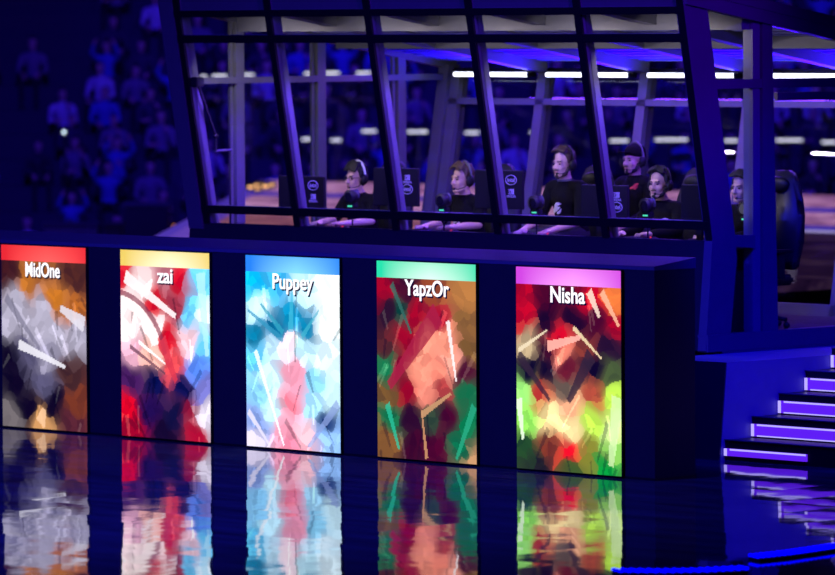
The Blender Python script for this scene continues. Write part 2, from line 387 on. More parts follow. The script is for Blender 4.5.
panel(3, -3.152, (.02, .72, .38), (.75, 1.05, .90),
      [(.08, .06, CM, 1), (.3, .04, (.10, .02, .02), 1), (.55, .06, (.32, .12, .04), 1), (.9, .06, (.5, .28, .12), 1), (.1, .2, (.05, .02, .02), 1), (.25, .18, (.02, .10, .06), .8), (.4, .2, CM, 1.2), (.6, .2, (.42, .05, .06), .9), (.88, .22, (.30, .18, .07), 1), (.1, .35, (.14, .05, .03), 1),
       (.3, .34, CM, 1.2), (.52, .34, SK, .9), (.7, .33, SK, 1), (.92, .38, OL, 1), (.1, .5, GR, 1), (.22, .5, (.22, .01, .03), 1.1), (.45, .5, SK, 1), (.62, .5, (.85, .38, .3), 1), (.75, .45, (.9, .5, .42), .8), (.9, .5, (.12, .02, .03), 1), (.5, .62, (.9, .42, .34), .9), (.3, .64, CM, 1), (.1, .64, OL, 1), (.68, .6, (.5, .14, .12), .8), (.88, .62, GR, .9),
       (.15, .78, GR, .8), (.35, .78, (.05, .012, .02), 1.2), (.55, .74, (.06, .10, .05), .9), (.7, .76, (.10, .012, .025), 1), (.9, .78, GR, .8), (.1, .92, (.30, .17, .06), 1), (.35, .92, (.08, .012, .02), 1), (.6, .92, (.12, .015, .03), 1), (.85, .92, (.02, .2, .10), .7), (.96, .97, (.6, .4, .25), .6)],
      [(band(.62, .18, .12, .60, .07), (.38, .012, .035), .85), (band(.15, .03, .35, .3, .02), (.03, .14, .10), .8), (band(.72, .22, .80, .55, .02), (1.1, 1, 1), .75), (band(.5, .99, .45, .72, .016), (.6, .28, .12), .85), (band(.45, .75, .75, .62, .02), (.6, .32, .14), .85), (band(.1, .7, .22, .95, .025), (.02, .5, .28), .8), (band(.98, .68, .8, .98, .03), (.02, .4, .2), .8)],
      'YapzOr', -2.555, .52, 'tall lit panel with a mint green top bar and crimson and green shards, lettered YapzOr', 14, 1.1)
RB = (.62, .015, .03); YG = (.62, .85, .22); CRM = (1.1, .92, .58); LG = (.25, .62, .12)
panel(4, -1.528, (.62, .06, .72), (1.05, .38, 1.05),
      [(.06, .05, (.45, .01, .02), 1), (.3, .06, (.10, .005, .01), 1.1), (.5, .05, (.14, .01, .02), 1), (.75, .06, RB, 1), (.95, .06, (.9, .35, .15), .7), (.06, .18, (.5, .01, .02), 1), (.3, .18, (.02, .005, .008), 1.2), (.55, .18, (.03, .005, .01), 1), (.75, .18, (.10, .01, .02), 1), (.93, .18, (.4, .02, .02), .9),
       (.1, .32, (.6, .5, .35), .7), (.42, .28, RB, 1), (.45, .35, (1.05, .45, .35), 1), (.3, .36, (.1, .02, .02), 1), (.65, .33, (.3, .1, .06), 1), (.9, .32, (.05, .02, .03), 1), (.1, .45, DK, 1), (.3, .46, DK, 1), (.5, .44, (.2, .04, .04), 1), (.72, .42, DK, 1), (.92, .46, (.12, .16, .06), 1),
       (.08, .58, (.5, .9, .35), .9), (.2, .6, (.6, .12, .08), 1), (.45, .55, (.2, .16, .12), .8), (.5, .64, (1, .6, .42), .9), (.75, .58, (.5, .16, .10), .9), (.94, .6, YG, 1), (.1, .74, (.45, .85, .25), 1), (.3, .72, CRM, .9), (.5, .76, CRM, 1.3), (.72, .74, YG, .9), (.92, .74, (.8, .95, .5), 1),
       (.1, .88, (.04, .10, .02), 1), (.3, .86, (.25, .08, .03), 1), (.5, .88, (.75, .06, .06), 1.2), (.7, .88, (.3, .28, .06), 1), (.92, .86, (.35, .6, .2), 1), (.2, .97, (.03, .03, .01), 1), (.55, .97, (.10, .16, .03), 1), (.85, .97, (.03, .35, .08), 1)],
      [(band(.02, .38, .32, .62, .03), (.03, .015, .02), .85), (band(.02, .36, .3, .24, .014), (.9, .75, .5), .85), (band(.72, .36, .5, .62, .05), (.03, .015, .02), .85), (band(.55, .22, .82, .38, .014), (.9, .7, .4), .85), (band(.30, .33, .62, .27, .03), (1.1, .5, .4), .8), (band(.7, .02, .8, .16, .03), (1, .75, .6), .8), (band(.82, .02, .98, .2, .025), (1, .5, .3), .8), (band(.02, .62, .06, .84, .03), (.9, 1.1, .8), .8), (band(.97, .58, .9, .95, .06), (.75, 1.0, .5), .6)],
      'Nisha', -.945, .38, 'tall lit panel with a magenta top bar and green and black shards, lettered Nisha', 15, 1.1)

# ------------------------------------------------------------------ players booth
XS, XL = -1.703, -8.13
LEAN = .178
def fy(z): return 2.534-(z-1.81)*LEAN if z >= 1.75 else 2.545-(1.75-z)*.105
def by(z): return 5.55+(z-1.83)*LEAN
def ceil_z(y): return 3.70-.165*(y-2.6)
FLR = .95
booth = thing('players_booth', 'raised glass players booth with outward leaning front behind the podium', 'booth', (-4.9, 4.0, 0))
obj('base_block', MB().box(-14.4, XS, 2.66, 5.7, 0, .83), mat('base_side_paint', (.15, .13, .24), .55), booth)
obj('base_recess_shade', MB().box(-14.4, XS-.002, 2.64, 2.66, 0, .83), M['wallblack'], booth)  # black sheet standing in for the shade in the recess
obj('floor_deck', MB().box(XL-.15, XS+.01, 2.52, 5.5, .84, FLR), M['carpet'], booth)
obj('front_skirt', MB().lean(XL-.2, XS, 0, .05, .83, 1.75, fy), M['wallblack'], booth)
# front frame
mx = [-8.13, -6.89, -5.585, -4.296, -2.984, -1.775]
ZT = 3.737
for x in mx:
    p = obj('front_mullion', MB().lean(x, x+.07, .02, .125, 1.75, 4.02, fy), M['frame'], booth)
    obj('mullion_cap', MB().lean(x-.003, x+.071, -.006, .02, 1.75, 4.02, fy), M['black'], p)
obj('end_trim', MB().lean(XL-.2, XL-.004, -.01, .13, 1.70, 4.02, fy), M['frame_cool'], booth)
for nm, za, zb in (('head_rail', 3.676, 3.737), ('transom', 3.438, 3.508), ('sill_rail', 1.852, 1.922)):
    p = obj(nm, MB().lean(XL, XS, .012, .10, za, zb+.004, fy), M['frame'], booth)
    obj('rail_cap', MB().lean(XL-.003, XS-.002, -.012, .012, za-.002, zb, fy), M['black'], p)
obj('bottom_rail', MB().lean(XL, XS, .0, .10, 1.70, 1.757, fy), M['wallblack'], booth)
xe = mx+[XS]
for i in range(5):
    a, b = mx[i]+.07, mx[i+1]
    for za, zb in ((1.757, 1.852), (1.922, 3.438), (3.508, 3.676)):
        obj('glass_pane', MB().lean(a, b, .05, .062, za, zb, fy), M['glass'], booth)
    obj('fascia_panel', MB().lean(a, b, .03, .06, 3.737, 4.02, fy), M['frame_cool'], booth)
# right end wall (X = XS)
t = .07
def side(name, pts, m, x0=XS-t, x1=XS, par=None): return obj(name, MB().prism(pts, 'x', x0, x1), m, par or booth)
side('corner_post', [(fy(4.0), 4.0), (fy(1.78), 1.78), (fy(.83), .83), (fy(.83)+.30, .83), (2.845, 1.6), (2.822, 1.80), (2.822-2.2*.176, 4.0)], M['frame_cool'], XS-.09, XS+.002)
side('bottom_sill', [(2.46, .82), (5.45, .82), (5.45, .965), (2.46, .965)], M['frame_cool'], XS-.10, XS+.02)
side('mid_rail', [(2.80, 1.70), (3.08, 1.68), (3.08, 1.79), (2.80, 1.80)], M['frame_cool'])
side('cross_rail', [(2.56, 3.04), (5.7, 3.04), (5.7, 3.118), (2.55, 3.118)], M['frame_cool'], XS-t, XS-.006)
side('side_mullion', [(3.18, .965), (3.37, .965), (3.30, 3.6), (3.18, 3.6)], M['frame_cool'])
side('mullion_liner', [(3.075, .965), (3.165, .965), (3.165, 3.6), (3.075, 3.6)], M['frame'], XS-.13, XS-.02)
side('side_mullion', [(4.95, .965), (5.12, .965), (5.12, 3.3), (4.95, 3.3)], M['frame_cool'])
side('back_corner_post', [(by(.95)-.12, .83), (by(.95)+.06, .83), (by(3.2)+.06, 3.2), (by(3.2)-.12, 3.2)], M['frame_cool'])
side('header', [(3.38, 2.93), (5.6, 2.93), (5.6, 3.0), (3.38, 3.0)], M['frame_cool'], XS-.05, XS-.01)
g0, g1 = XS-.045, XS-.033
for pts in ([(2.83, .965), (3.08, .965), (3.08, 1.68), (2.85, 1.70)], [(2.82, 1.80), (3.08, 1.79), (3.08, 3.04), (2.60, 3.04)], [(2.58, 3.118), (3.08, 3.118), (3.08, 3.60), (2.50, 3.70)],
            [(3.36, .965), (4.95, .965), (4.95, 2.93), (3.33, 2.93)], [(3.31, 3.118), (4.95, 3.118), (4.95, 3.30), (3.31, 3.57)], [(5.12, .965), (5.42, .965), (5.68, 2.93), (5.12, 2.93)]):
    side('glass_pane', pts, M['glass'], g0, g1)
# left end wall
for a, b in ((2.99, 3.09), (4.04, 4.145), (5.11, 5.21)):
    side('end_mullion', [(a, FLR), (b, FLR), (b, ceil_z(b)), (a, ceil_z(a))], M['frame'], XL-.09, XL-.03)
    side('mullion_liner', [(a-.05, FLR), (a-.015, FLR), (a-.015, ceil_z(a)), (a-.05, ceil_z(a))], M['frame'], XL-.09, XL-.06)
side('end_rail', [(2.5, 3.052), (5.74, 3.052), (5.74, 3.112), (2.5, 3.112)], M['frame'], XL-.08, XL-.025)
side('end_sill', [(2.5, FLR), (5.45, FLR), (5.45, FLR+.12), (2.5, FLR+.12)], M['frame'], XL-.12, XL-.02)
for a, b in ((2.55, 2.94), (3.09, 3.99), (4.145, 5.06), (5.21, 5.45)):
    side('glass_pane', [(a, FLR+.12), (b, FLR+.12), (b, 3.05), (a, 3.05)], M['glass'], XL-.075, XL-.063)
side('end_post', [(by(FLR)-.06, FLR), (by(FLR)+.10, FLR), (by(3.2)+.10, 3.2), (by(3.2)-.06, 3.2)], M['frame'], XL-.10, XL+.03)
# back wall, leaning outwards
for x in (-6.84, -5.50, -4.16, -2.82):
    obj('back_mullion', MB().lean(x-.055, x+.055, -.03, .10, FLR, 3.14, by), M['frame'], booth)
obj('back_corner_mullion', MB().lean(XL+.05, XL+.17, -.03, .10, FLR, 3.14, by), M['frame'], booth)
obj('back_rail', MB().lean(XL, XS, -.03, .06, 2.818, 2.876, by), M['frame'], booth)
obj('back_head', MB().lean(XL, XS, .0, .10, 3.128, 3.17, by), M['black'], booth)
obj('back_sill', MB().lean(XL, XS, -.03, .08, FLR, FLR+.10, by), M['frame'], booth)
bx = [XL+.17, -6.895, -6.785, -5.555, -5.445, -4.215, -4.105, -2.875, -2.765, XS]
for i in range(0, 10, 2):
    obj('glass_pane', MB().lean(bx[i], bx[i+1], .03, .042, FLR+.1, 3.13, by), M['glass'], booth)
# roof and ceiling
def roofp(a, b, dz0, dz1): return [(a, ceil_z(a)+dz0), (b, ceil_z(b)+dz0), (b, ceil_z(b)+dz1), (a, ceil_z(a)+dz1)]
side('roof', roofp(2.16, 6.0, .10, .19), M['frame_cool'], XL-.22, XS+.04)
side('ceiling_lining', roofp(2.22, 5.78, .06, .10), M['ceil'], XL-.05, XS-.05)
for k in range(22):
    y = 2.45+k*.15
    side('lining_rib', roofp(y, y+.05, .045, .062), M['ceil'], XL-.02, XS-.07)
side('edge_rafter', roofp(2.2, 5.95, -.01, .17), M['frame_cool'], XS-.07, XS+.03)
side('edge_rafter', roofp(2.35, 5.9, -.01, .16), M['frame'], XL-.10, XL-.02)
for x in (-6.84, -5.50, -4.16, -2.82):
    side('ceiling_beam', roofp(2.4, 5.75, -.055, .05), M['frame'], x-.07, x+.07)
for y0, h in ((2.98, .10), (4.25, .06)):
    side('purlin', [(y0, ceil_z(y0)-h), (y0+.12, ceil_z(y0)-h), (y0+.12, ceil_z(y0)+.05), (y0, ceil_z(y0)+.05)], M['frame'], XL, XS-.06)
# white tubes between the back mullions
tx = [(-7.97, -6.93), (-6.72, -5.60), (-5.39, -4.26), (-4.05, -2.92), (-2.71, -1.78)]
order = ['leftmost', 'second from the left', 'middle', 'second from the right', 'rightmost']
for i, (a, b) in enumerate(tx):
    L = thing('tube_light', order[i]+' of the white tube lights along the booth back wall head', 'light', ((a+b)/2, by(3.11)-.10, 3.08), 0, 'tube lights along the booth back wall')
    obj('tube', MB().tube([(a+.02, by(3.11)-.11, 3.108), (b-.02, by(3.11)-.11, 3.108)], .021, 12), M['tube'], L, smooth=True)
    obj('end_cap', MB().tube([(a, by(3.11)-.11, 3.108), (a+.02, by(3.11)-.11, 3.108)], .024, 12), M['plastic'], L)
    obj('end_cap', MB().tube([(b-.02, by(3.11)-.11, 3.108), (b, by(3.11)-.11, 3.108)], .024, 12), M['plastic'], L)
    obj('batten', MB().box(a, b, by(3.11)-.085, by(3.11)-.02, 3.085, 3.135), M['plastic'], L)
# jointed arm hanging by the left end wall
ar = thing('boom_arm', 'thin black jointed boom arm hanging inside the left end of the booth', 'boom arm', (-8.0, 2.5, 3.05))
obj('upper_arm', MB().tube([(-8.0, 2.36, 3.06), (-8.0, 2.58, 2.57)], .014), M['plastic'], ar)
obj('clamp', MB().box(-8.06, -7.97, 2.32, 2.42, 3.03, 3.12).bevel(.008), M['plastic'], ar)
obj('lower_arm', MB().tube([(-8.0, 2.58, 2.57), (-8.0, 2.58, 2.43)], .012), M['plastic'], ar)
obj('knuckle', MB().ell((-8.0, 2.58, 2.57), .026), M['plastic'], ar, smooth=True)
obj('end_bar', MB().tube([(-8.0, 2.57, 2.43), (-8.0, 2.78, 2.435)], .013), M['frame'], ar)

# ------------------------------------------------------------------ stairs beside the booth
SX = -.885
obj('side_platform', MB().prism([(1.735, 0), (1.82, .80), (5.6, .80), (5.6, 0)], 'x', XS-.01, SX), bpy.data.materials['base_side_paint'], booth)
obj('platform_recess_shade', MB().hexa([(XS-.01, 1.72, 0), (SX-.004, 1.72, 0), (SX-.004, 1.733, 0), (XS-.01, 1.733, 0), (XS-.01, 1.805, .803), (SX-.004, 1.805, .803), (SX-.004, 1.818, .803), (XS-.01, 1.818, .803)]), M['wallblack'], booth)  # dark sheet over the platform front, painted shade of the recess
st = thing('staircase', 'dark stage stairs with glowing violet riser lights beside the booth', 'stairs', (.5, 3.0, 0))
for k in range(5):
    y0 = 1.79+.334*k; z1 = .173*(k+1)
    obj('step', MB().box(SX+.002, 3.2, y0, y0+.334 if k < 4 else 5.6, 0, z1-.006), M['black'], st)
    xe_ = 3.0 if k else .02
    a, b = .173*k+.006+(0 if k else .032), .173*k+.108-(0 if k else .01)
    s_ = obj('riser_light', MB().box(SX+.01, xe_, y0-.022, y0-.001, a, b), M['led_purple'], st)
    obj('light_edge', MB().box(SX+.01, SX+.042, y0-.025, y0-.020, a, b), M['led_rim'], s_)
    obj('light_edge', MB().box(SX+.075, xe_, y0-.025, y0-.020, b-.014, b), M['led_rim'], s_)
    if k: obj('light_edge', MB().box(SX+.075, xe_, y0-.025, y0-.020, a, a+.010), M['led_rim'], s_)
    obj('nosing', MB().box(SX+.002, 3.2, y0-.012, y0+.03, z1-.008, z1), M['frame_cool'], st)
# blue dotted light strips lying on the stage
def ribbon(P):
    mb = MB(); q = Vector((.08, -.032, 0)); u = Vector((0, 0, .02))
    for a_, b_ in zip(P, P[1:]): mb.hexa([a_-q, b_-q, b_+q, a_+q, a_-q+u, b_-q+u, b_+q+u, a_+q+u])
    return mb
def led_strip(pts, label):
    o = thing('floor_light_strip', label, 'light strip', tuple(pts[0]), 0, 'blue light strips on the stage floor')
    P = [Vector(p) for p in pts]
    obj('channel', ribbon(P), M['plastic'], o)
    mb = MB(); L = (P[-1]-P[0]).length; n = int(L/.05)
    for i in range(n):
        q = i/(n-1)*(len(P)-1); j = min(int(q), len(P)-2)
        p = P[j].lerp(P[j+1], q-j)
        for q_ in (-.05, 0, .05): mb.ell((p.x+q_, p.y-q_*.4, .03), (.019, .019, .012), sub=1)
    obj('light_row', mb, M['led_floor'], o)
led_strip([(4.52, -3.86, 0), (4.53, -3.55, 0), (4.50, -3.25, 0), (4.46, -2.95, 0), (4.42, -2.6, 0)], 'curved blue dotted light strip on the stage floor in front of the stairs')
led_strip([(4.45, -5.12, 0), (4.68, -4.95, 0), (4.85, -4.72, 0), (4.95, -4.45, 0)], 'short blue dotted light strip on the stage floor at the bottom edge of the picture')

# ------------------------------------------------------------------ desk and gear
DZ = 1.70
desk = thing('players_desk', 'long dark desk running along the booth front glass', 'desk', (-4.9, 3.1, FLR))
obj('desk_top', MB().box(-8.0, -1.82, 2.70, 3.46, DZ-.035, DZ).bevel(.006), M['desk'], desk)
obj('modesty_panel', MB().box(-7.95, -1.87, 2.74, 2.76, FLR+.05, DZ-.035), M['plastic'], desk)
for x in (-7.9, -6.4, -4.9, -3.4, -1.95):
    obj('leg', MB().box(x-.03, x+.03, 2.78, 3.40, FLR, DZ-.035), M['plastic'], desk)

def eye_mark(x, z, s):
    """small almond mark with a block and lettering below"""
    mb = MB()
    mb.ring((x-.2*s, 0, z), .75*s, .5*s, .09*s, 'xz', 20, -2.2, 2.2)
    mb.ring((x-.1*s, 0, z), .35*s, .25*s, .08*s, 'xz', 14)
    mb.box(x+.15*s, x+.95*s, -.003, .003, z-.55*s, z+.6*s)
    return mb
def make_monitor(cx, cy, ztop, wdt, order_, label):
    m = thing('monitor', label, 'monitor', (cx, cy, DZ), 0, 'monitors seen from the back')
    h = .34; zb = ztop-h
    obj('panel', MB().box(cx-wdt/2, cx+wdt/2, cy-.018, cy+.014, zb, ztop).bevel(.005), M['plastic'], m)
    obj('top_edge', MB().box(cx-wdt/2+.01, cx+wdt/2-.01, cy-.006, cy+.01, ztop, ztop+.005), M['frame_cool'], m)
    obj('screen', MB().box(cx-wdt/2+.012, cx+wdt/2-.012, cy+.014, cy+.017, zb+.015, ztop-.012), M['monitor_glow'], m)
    obj('back_bulge', MB().box(cx-.10, cx+.06, cy-.045, cy-.018, zb+.06, ztop-.10).bevel(.012), M['plastic'], m)
    obj('neck', MB().box(cx-.06, cx, cy-.05, cy-.02, DZ+.01, zb+.16), M['plastic'], m)
    obj('base', MB().box(cx-.15, cx+.10, cy-.11, cy+.05, DZ, DZ+.014).bevel(.004), M['plastic'], m)
    lx = cx+wdt*.27
    za, zc = (ztop-.08, ztop-.185)
    zi, zn = (za, zc) if order_ == 'ring' else (zc, za)
    lg = MB().ring((lx, cy-.020, zi), .068, .043, .004, 'xz', 28)
    lo = obj('ring_logo', lg, M['logo'], m)
    obj('lettering', put(text_bm('intel', .055, .001, 1, .001), (lx, cy-.020, zi)), M['logo'], lo)
    bm = eye_mark(lx-.005, zn, .042)
    bmesh.ops.translate(bm.bm, vec=(0, cy-.021, 0), verts=list(bm.bm.verts))
    eo = obj('eye_logo', bm, M['logo'], m)
    obj('lettering', put(text_bm('NVIDIA', .032, .001, 1.1, .0006), (lx, cy-.020, zn-.042)), M['logo'], eo)
MON = [(-7.22, 2.196, .62, 'ring'), (-5.96, 2.29, .585, 'eye'), (-4.64, 2.293, .60, 'ring'), (-3.34, 2.185, .56, 'eye'), (-2.16, 2.207, .54, 'ring')]
who = ['the player with glasses', 'the fair haired player', 'the bearded player in a headset', 'the player leaning by the capped person', 'the player behind the booth side glass']
for i, (x, zt, wd, od) in enumerate(MON):
    make_monitor(x, 2.95, zt, wd, od, 'back of the black monitor in front of '+who[i])

def desk_cam(x, y, z, label):
    o = thing('desk_camera', label, 'camera', (x, y, DZ), 0, 'small desk cameras between the monitors')
    obj('stand_foot', MB().tube([(x, y, DZ), (x, y, DZ+.012)], .05, 20), M['plastic'], o)
    obj('stand_rod', MB().tube([(x, y, DZ+.012), (x, y, z-.05)], .008), M['plastic'], o)
    obj('body', MB().box(x-.055, x+.055, y-.03, y+.03, z-.06, z-.012).bevel(.008), M['plastic'], o)
    obj('hood', MB().tube([(x, y-.05, z+.045), (x, y-.02, z+.045), (x, y+.05, z+.045)], [.062, .064, .055], 20), M['plastic'], o, smooth=True)
    obj('lens', MB().tube([(x, y-.054, z+.045), (x, y-.050, z+.045)], .04, 20), M['lens'], o)
    obj('status_light', MB().box(x-.028, x+.028, y-.034, y-.029, z-.05, z-.036), M['green_led'], o)
    obj('cable_loop', MB().ring((x+.05, y, z+.06), .035, .05, .005, 'xz', 12, -.5, 2.4), M['frame'], o)
for i, (x, y, z) in enumerate([(-6.62, 3.02, 1.975), (-5.42, 3.02, 1.965), (-4.25, 3.02, 1.97), (-2.90, 3.02, 1.975), (-2.00, 3.30, 1.955)]):
    desk_cam(x, y, z, 'small black desk camera with green light before '+who[i])
def keyboard(x, led, label):
    o = thing('keyboard', label, 'keyboard', (x, 3.2, DZ), 0, 'keyboards on the players desk')
    obj('case', MB().box(x-.22, x+.22, 3.13, 3.27, DZ, DZ+.022).bevel(.004), M['plastic'], o)
    mb = MB()
    for r in range(5):
        for c in range(15): mb.box(x-.212+c*.0285, x-.212+c*.0285+.022, 3.137+r*.026, 3.137+r*.026+.02, DZ+.022, DZ+.032)
    obj('keys', mb, M['plastic'], o)
    obj('light_bar', MB().box(x-.2, x-.04, 3.124, 3.131, DZ+.004, DZ+.018), led, o)
    obj('cable', MB().tube([(x-.1, 3.13, DZ+.01), (x-.14, 3.05, DZ+.01), (x-.05, 2.95, DZ+.01), (x-.15, 2.82, DZ+.01)], .005, 6), M['frame'], o)
def mouse(x, led, label):
    o = thing('mouse', label, 'mouse', (x, 3.17, DZ), 0, 'mice on the players desk')
    obj('shell', MB().ell((x, 3.17, DZ+.012), (.032, .058, .028), sub=3), M['plastic'], o, smooth=True)
    obj('wheel', MB().tube([(x-.004, 3.13, DZ+.034), (x+.004, 3.13, DZ+.034)], .010, 10), led, o)
    obj('cable', MB().tube([(x, 3.115, DZ+.01), (x+.02, 3.0, DZ+.01), (x-.03, 2.9, DZ+.01), (x+.02, 2.78, DZ+.01)], .004, 6), M['frame'], o)
PX = [-7.12, -5.69, -4.47, -3.22, -2.24]
leds = ['green_led', 'yellow_led', 'red_led', 'led_pale', 'red_led']
for i in range(5):
    keyboard(PX[i]-.12, M[leds[i]], 'dark keyboard with lit edge under the hands of '+who[i])
    mouse(PX[i]+.25, M['red_led'], 'black mouse beside the keyboard of '+who[i])

# ------------------------------------------------------------------ gaming chairs
def make_chair(x, y, label):
    c = thing('gaming_chair', label, 'chair', (x, y, FLR), 0, 'high backed black chairs at the players desk')
    F = FLR
    obj('seat', MB().box(x-.26, x+.26, y-.28, y+.24, F+.37, F+.465).bevel(.03, 3), M['chair'], c, smooth=True)
    prof = [(-.22, .50), (-.25, .75), (-.26, .98), (-.19, 1.10), (-.16, 1.28), (-.10, 1.36), (.10, 1.36), (.16, 1.28), (.19, 1.10), (.26, .98), (.25, .75), (.22, .50)]
    mb = MB(); mb.prism([(x+a, F+b) for a, b in prof], 'y', y+.24, y+.34)
    for v in mb.bm.verts: v.co.y += (v.co.z-F-.5)*.10
    obj('backrest', mb.bevel(.02, 2), M['chair'], c, smooth=True)
    obj('head_pillow', MB().ell((x, y+.30, F+1.24), (.13, .05, .07)), M['plastic'], c, smooth=True)
    for s in (-1, 1):
        ap = obj('armrest', MB().box(x+s*.31-.045, x+s*.31+.045, y-.16, y+.12, F+.66, F+.69).bevel(.01), M['plastic'], c)
        obj('armrest_post', MB().box(x+s*.31-.02, x+s*.31+.02, y-.05, y+.02, F+.44, F+.66), M['plastic'], ap)
    obj('gas_lift', MB().tube([(x, y, F+.1), (x, y, F+.37)], .03, 12), M['plastic'], c)
    for k in range(5):
        a = 2*PI*k/5+.3; e = (x+.3*math.cos(a), y+.3*math.sin(a))
        lg = obj('base_leg', MB().tube([(x, y, F+.12), (e[0], e[1], F+.08)], [.03, .02], 8), M['plastic'], c)
        obj('caster', MB().ell((e[0], e[1], F+.032), .032, sub=2), M['plastic'], lg, smooth=True)
for i in range(5):
    make_chair(PX[i], 3.67, 'high backed black chair under '+who[i])

# ------------------------------------------------------------------ people in the booth
def person(label, x, y, rz, eye_z, skin, hair, opt, floor=FLR):
    """seated figure facing local -Y, origin on the floor below the hips"""
    H = eye_z-floor
    hy = opt.get('hy', -.10)                 # how far the head leans forward
    sh = H-.175                               # shoulder height
    hz = H-.005
    Ry = Matrix.Rotation(opt.get('yaw', 0), 4, 'Z') @ Matrix.Rotation(opt.get('nod', 0), 4, 'X')
    HC = Vector((0, hy, hz))
    HS = 1.07
    def h(p): return HC + (Ry @ (Vector(p)*HS))
    seat = H-.70 if not opt.get('stool') else H-.70
    hip = seat+.06
    sw = opt.get('sw', .185)
    b = MB()
    # trunk, neck
    def trunk(mb, g):
        mb.ell((0, .02, hip+.03), (.165+g, .125+g, .13+g))
        mb.cap((0, .01, hip+.08), .12+g, (0, hy*.45, sh-.16), .13+g)
        mb.ell((0, hy*.45+.01, sh-.13), (.165+g, .115+g, .16+g))
        mb.cap((-sw+.03, hy*.6+.01, sh-.045), .062+g, (sw-.03, hy*.6+.01, sh-.045), .062+g)
        mb.cap((0, hy*.62, sh-.025), .075+g, (0, hy*.66, sh+(.03 if g == 0 else -.005)), (.058+g) if g == 0 else .070)
    trunk(b, 0)
    b.cap((0, hy*.7, sh), .056, (0, hy+.02, hz-.08), .052)
    # head
    R4 = Ry @ Matrix.Scale(1.07, 4)
    b.ell(h((0, .018, .045)), (.074, .092, .088), R4); b.ell(h((0, -.030, -.035)), (.057, .062, .082), R4)
    b.ell(h((0, -.072, -.098)), (.026, .020, .018), R4); b.ell(h((-.036, -.058, -.03)), .027); b.ell(h((.036, -.058, -.03)), .027)
    b.cap(h((-.034, -.078, .022)), .013, h((.034, -.078, .022)), .013)
    b.cap(h((0, -.088, .012)), .009, h((0, -.112, -.034)), .0125); b.ell(h((-.013, -.100, -.036)), .009); b.ell(h((.013, -.100, -.036)), .009)
    b.cap(h((-.05, -.02, -.075)), .020, h((-.018, -.07, -.098)), .017); b.cap(h((.05, -.02, -.075)), .020, h((.018, -.07, -.098)), .017)
    for s in (-1, 1): b.ell(h((s*.078, .018, -.012)), (.010, .022, .032), R4)
    # arms
    aw = opt.get('arm', [(.26, -.10, -.33), (.17, -.43)])
    arms = []
    for s in (-1, 1):
        S = Vector((s*sw, hy*.6+.01, sh-.05)); E = Vector((s*opt.get('ex', .25), hy*.5-.10, max(DZ-floor+.075, sh-.34) if not opt.get('stool') else sh-.30))
        Wt = Vector((s*opt.get('wx', .17), opt.get('wy', -.42), (DZ-floor+.058) if not opt.get('stool') else sh-.42))
        arms.append((S, E, Wt))
        b.cap(S, .052, E, .040); b.cap(E, .041, Wt, .027)
        d = (Wt-E).normalized(); side_ = Vector((s, 0, 0)); side_ = (side_ - d*side_.dot(d)).normalized(); upv = side_.cross(d); upv = upv if upv.z > 0 else -upv
        K = Wt+d*.085
        b.cap(Wt, .026, K-side_*.012, .024); b.cap(Wt+side_*.012, .02, K+side_*.022, .017); b.cap(Wt-side_*.012, .02, K-side_*.024, .017)
        for j, (o_, L) in enumerate(((-.036, .066), (-.012, .078), (.012, .073), (.035, .058))):
            k0 = K+side_*o_*.95; k1 = k0+d*L*.55+upv*.012+side_*o_*.12; k2 = k1+d*L*.42-upv*.022
            b.cap(k0, .0105, k1, .0095, 1); b.cap(k1, .0095, k2, .008, 1)
        t0 = Wt+d*.02-side_*.026; t1 = t0+d*.035-side_*.028; t2 = t1+d*.036-side_*.004-upv*.008
        b.cap(t0, .014, t1, .011, 1); b.cap(t1, .011, t2, .009, 1)
    # legs
    legs = []
    for s in (-1, 1):
        A = Vector((s*.09, .0, hip)); K = Vector((s*.15, -.40, max(.50, hip-.02))); N = Vector((s*.14, -.34 if not opt.get('stool') else -.22, .09))
        if opt.get('stool'): K = Vector((s*.15, -.36, hip-.10)); N = Vector((s*.14, -.26, .36))
        legs.append((A, K, N)); b.cap(A, .082, K, .057); b.cap(K, .055, N, .037)
        b.cap(N+Vector((0, .02, -.04)), .038, N+Vector((0, -.15, -.055)), .030)
    body = obj('person', melt(b, .0075, 3), M[skin], smooth=True)
    body.location = (x, y, floor); body.rotation_euler = (0, 0, rz)
    tag(body, label, 'person')
    def child(name, bm, m, par=body, smooth=True): return obj(name, bm, m, par, world=False, smooth=smooth)
    # clothes
    c = MB(); trunk(c, .013)
    for S, E, Wt in arms:
        c.cap(S, .068, S.lerp(E, .85 if not opt.get('long') else 1), .055)
        if opt.get('long'): c.cap(E, .054, E.lerp(Wt, .93), .040)
    jr = child('jacket' if opt.get('long') else 'jersey', melt(c, .011, 3), M[opt.get('top', 'jersey')])
    c = MB()
    c.ell((0, .02, hip), (.185, .145, .12))
    for A, K, N in legs: c.cap(A, .098, K, .072); c.cap(K, .07, N+Vector((0, 0, .03)), .055)
    child('trousers', melt(c, .014, 3), M['navy'])
    c = MB()
    for A, K, N in legs: c.cap(N+Vector((0, .02, -.035)), .046, N+Vector((0, -.15, -.05)), .038)
    child('shoes', melt(c, .010, 2), M['plastic'])
    col = MB(); col.ring((0, hy*.66, sh+.022), .068, .066, .010, 'xy', 24)
    child('collar', col, M['frame'] if opt.get('lanyard') else M[opt.get('top', 'jersey')], jr)
    # face details
    for s in (-1, 1):
        child('eye', MB().ell(h((s*.031, -.080, .001)), (.012, .010, .007), Ry, 2), M['eye'])
        child('eyebrow', MB().cap(h((s*.016, -.092, .020)), .0045, h((s*.048, -.080, .024)), .004, 1), M[hair])
    child('lips', MB().cap(h((-.016, -.090, -.066)), .0065, h((.016, -.090, -.066)), .0065, 1).cap(h((-.012, -.088, -.075)), .006, h((.012, -.088, -.075)), .006, 1), M['lip'])
